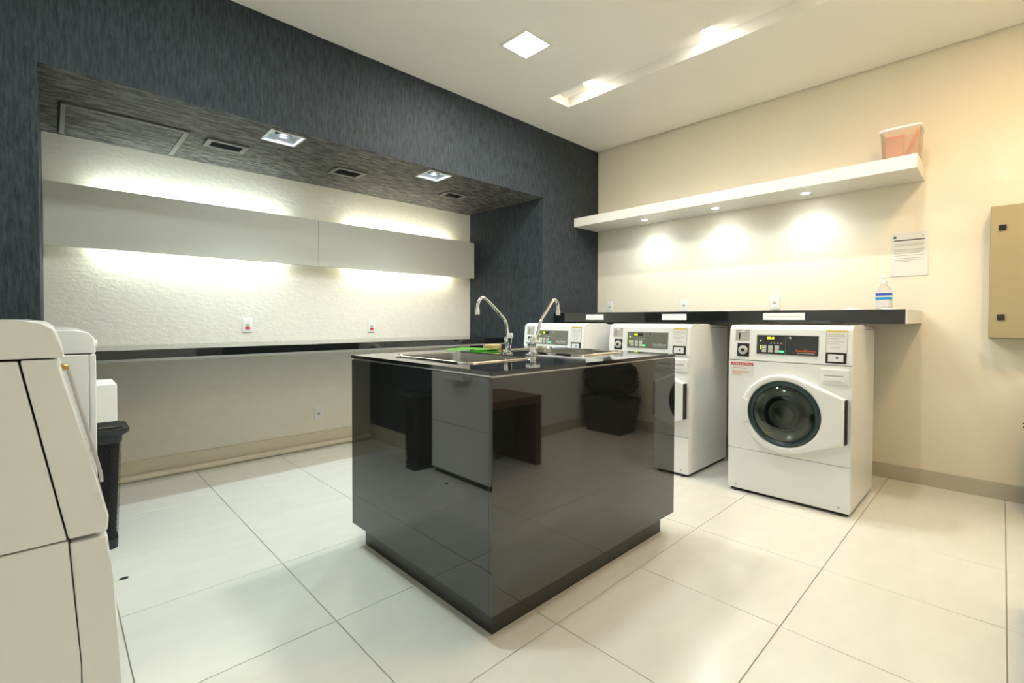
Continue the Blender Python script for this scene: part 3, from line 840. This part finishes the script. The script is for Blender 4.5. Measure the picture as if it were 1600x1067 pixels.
t = thing('sanitizer_bottle', 'clear pump bottle with blue label on the black counter', 'bottle', (4.06, 0.565, CZ1), -PI / 2)
bm = bm_new()
loft(bm, [rrect(0, 0, 0.082, 0.05, 0.018, 0.0012), rrect(0, 0, 0.090, 0.056, 0.02, 0.01), rrect(0, 0, 0.088, 0.055, 0.02, 0.11), rrect(0, 0, 0.074, 0.046, 0.02, 0.145), rrect(0, 0, 0.036, 0.032, 0.014, 0.168), rrect(0, 0, 0.03, 0.03, 0.0145, 0.18)], True, True, True)
obj('bottle_body', bm, 'clear_plastic', t)
bm = bm_new(); loft(bm, [rrect(0, 0, 0.0905, 0.0565, 0.02, 0.02), rrect(0, 0, 0.0895, 0.0563, 0.02, 0.09)], True); lb = obj('label_band', bm, 'paper', t)
bm = bm_new(); loft(bm, [rrect(0, 0, 0.0910, 0.0572, 0.02, 0.072), rrect(0, 0, 0.0908, 0.0570, 0.02, 0.089)], True); obj('cyan_band', bm, 'cyan_ink', lb)
bm = bm_new(); loft(bm, [rrect(0, 0, 0.0905, 0.0572, 0.02, 0.100), rrect(0, 0, 0.0900, 0.0565, 0.02, 0.116)], True); obj('blue_band', bm, 'blue_ink', lb)
bm = bm_new(); lathe(bm, (0, 0, 0.1802), [(0.018, 0), (0.018, 0.02), (0.007, 0.022), (0.007, 0.038), (0.014, 0.040), (0.014, 0.05), (0.010, 0.054)], 18); obj('pump_cap', bm, 'white_plastic', t)
bm = bm_new(); tube(bm, [(0, 0, 0.226), (-0.03, 0, 0.226), (-0.038, 0, 0.218)], 0.005, 8, 2); obj('pump_nozzle', bm, 'white_plastic', t)

for (x, y, r, sx, sy, lab) in ((3.86, 0.50, 0.25, 0.13, 0.10, 'white paper sheet beside the blue-labelled bottle on the black counter'), (3.80, 0.68, -0.1, 0.15, 0.10, 'white paper sheet on the black counter towards the outlets')):
    bm = bm_new()
    box(bm, -sx / 2, sx / 2, -sy / 2, sy / 2, 0, 0.0015)
    for v in bm.verts:
        if v.co.x > 0 and v.co.y > 0:
            v.co.z += 0.012
    o = obj('paper_sheet', bm, 'paper'); o.location = (x, y, CZ1 + 0.0005); o.rotation_euler = (0, 0, r)
    tag(o, lab, 'paper', 'papers on the counter')

t = thing('plastic_tub', 'cloudy white plastic tub with orange things inside on the white shelf', 'tub', (4.2, 0.50, 2.238), -PI / 2)
bm = bm_new()
loft(bm, [rrect(0, 0, 0.185, 0.185, 0.035, 0.0015), rrect(0, 0, 0.20, 0.20, 0.04, 0.02), rrect(0, 0, 0.215, 0.215, 0.04, 0.215), rrect(0, 0, 0.206, 0.206, 0.038, 0.215), rrect(0, 0, 0.192, 0.192, 0.036, 0.022), rrect(0, 0, 0.17, 0.17, 0.03, 0.008)], True, True, True)
obj('tub_wall', bm, 'cloudy_plastic', t)
bm = bm_new(); loft(bm, [rrect(0, 0, 0.217, 0.217, 0.04, 0.205), rrect(0, 0, 0.232, 0.232, 0.045, 0.212), rrect(0, 0, 0.232, 0.232, 0.045, 0.222), rrect(0, 0, 0.207, 0.207, 0.038, 0.222)], True); obj('rim', bm, 'white_plastic', t)
o = thing('orange_scoop', 'orange plastic scoop sticking out of the cloudy tub', 'scoop', (4.2, 0.50, 2.238), -PI / 2)
bm = bm_new(); tube(bm, [(0.02, 0.03, 0.04), (0.055, 0.05, 0.15), (0.082, 0.06, 0.225)], 0.013, 10, 3); obj('handle', bm, 'orange_plastic', o)
bm = bm_new(); lathe(bm, (0.012, 0.028, 0.012), [(0.022, 0), (0.034, 0.01), (0.036, 0.045), (0.03, 0.045), (0.028, 0.012)], 16, cap1=True); obj('scoop_bowl', bm, 'orange_plastic', o)
o = thing('peach_sachet', 'peach coloured sachet standing inside the cloudy tub', 'sachet', (4.2, 0.50, 2.238), -PI / 2)
bm = bm_new(); loft(bm, [rrect(-0.03, -0.03, 0.10, 0.03, 0.012, 0.012), rrect(-0.03, -0.03, 0.105, 0.045, 0.018, 0.08), rrect(-0.03, -0.03, 0.10, 0.012, 0.005, 0.17)], True, True, True); obj('bag', bm, 'peach_plastic', o)
bm = bm_new(); loft(bm, [rrect(-0.03, -0.03, 0.10, 0.0105, 0.004, 0.1705), rrect(-0.03, -0.03, 0.10, 0.004, 0.0015, 0.19)], True, True, True); obj('sealed_top', bm, 'orange_plastic', o)

# beige sponge on the island edge of the far sink
bm = bm_new(); box(bm, -0.055, 0.055, -0.035, 0.035, 0.0, 0.028, bev=0.006)
o = obj('sponge', bm, 'beige_sponge'); o.location = (1.95, 2.19, ITZ + 0.0015); o.rotation_euler = (0, 0, 0.3)
tag(o, 'beige sponge beside the sink on the side of the front loaders', 'sponge')

# lint on the floor
bm = bm_new(); lathe(bm, (0, 0, 0), [(0.010, 0.0005), (0.014, 0.003), (0.006, 0.006)], 9)
for v in bm.verts:
    v.co.x *= 1.3 + 0.3 * math.sin(7 * v.co.y * 100); v.co.y *= 0.7
o = obj('lint_scrap', bm, 'charcoal_fabric'); o.location = (0.217, 2.719, 0.0005)
tag(o, 'tiny dark scrap of lint on the floor near the black basket', 'lint')

# ------------------------------------------------------------------ waiting corner, seen mirrored in the island
t = thing('low_table', 'brown wooden low table with panel legs, mirrored in the black island', 'table', (2.42, -0.345, 0))
bobj('table_top', 'brown_wood', t, -0.40, 0.40, -0.25, 0.25, 0.50, 0.56, bev=0.003)
for x in (-0.40, 0.34):
    bobj('panel_leg', 'brown_wood', t, x, x + 0.06, -0.25, 0.25, 0.001, 0.4995, bev=0.003)
bobj('back_board', 'black_plastic', t, -0.339, 0.339, -0.02, 0.0, 0.10, 0.4985)
t = thing('potted_shrub', 'dark leafy shrub in a black planter at the frame edge, mirrored in the island', 'plant', (4.215, -0.385, 0))
bm = bm_new()
loft(bm, [rrect(0, 0, 0.30, 0.42, 0.03, 0.001), rrect(0, 0, 0.36, 0.54, 0.03, 0.36), rrect(0, 0, 0.33, 0.51, 0.02, 0.36), rrect(0, 0, 0.31, 0.49, 0.02, 0.325)], True, True, True)
obj('planter', bm, 'black_plastic', t)
bm = bm_new()
for k in range(7):
    a = 2 * PI * k / 7
    tube(bm, [(0.05 * math.cos(a), 0.10 * math.sin(a), 0.326), (0.09 * math.cos(a), 0.17 * math.sin(a), 0.45)], 0.006, 6, 1)
obj('stems', bm, 'brown_wood', t)
bm = bm_new()
se = lambda v, p: math.copysign(abs(v) ** p, v)
def blob(th, ph, k=1.0):
    return Vector((0.185 * k * se(math.sin(ph), 0.6) * se(math.cos(th), 0.6), 0.285 * k * se(math.sin(ph), 0.6) * se(math.sin(th), 0.6), 0.555 + 0.185 * k * se(math.cos(ph), 0.7)))
loft(bm, [[tuple(blob(2 * PI * i / 20, PI * j / 10, 0.93)) for i in range(20)] for j in range(1, 10)], True, True, True)
for k in range(2600):
    c = blob(random.uniform(0, 2 * PI), math.acos(random.uniform(-1, 1)), random.uniform(0.9, 1.0))
    d = Vector((random.gauss(0, 1), random.gauss(0, 1), random.gauss(0, 0.7))).normalized()
    e = d.cross(Vector((random.gauss(0, 1), random.gauss(0, 1), random.gauss(0, 1)))).normalized()
    l, wd = 0.013, 0.008
    vs = [bm.verts.new(p) for p in (c - d * l, c + e * wd, c + d * l, c - e * wd)]
    bm.faces.new(vs)
f_ = obj('foliage', bm, 'dark_leaf', t); f_['kind'] = 'stuff'
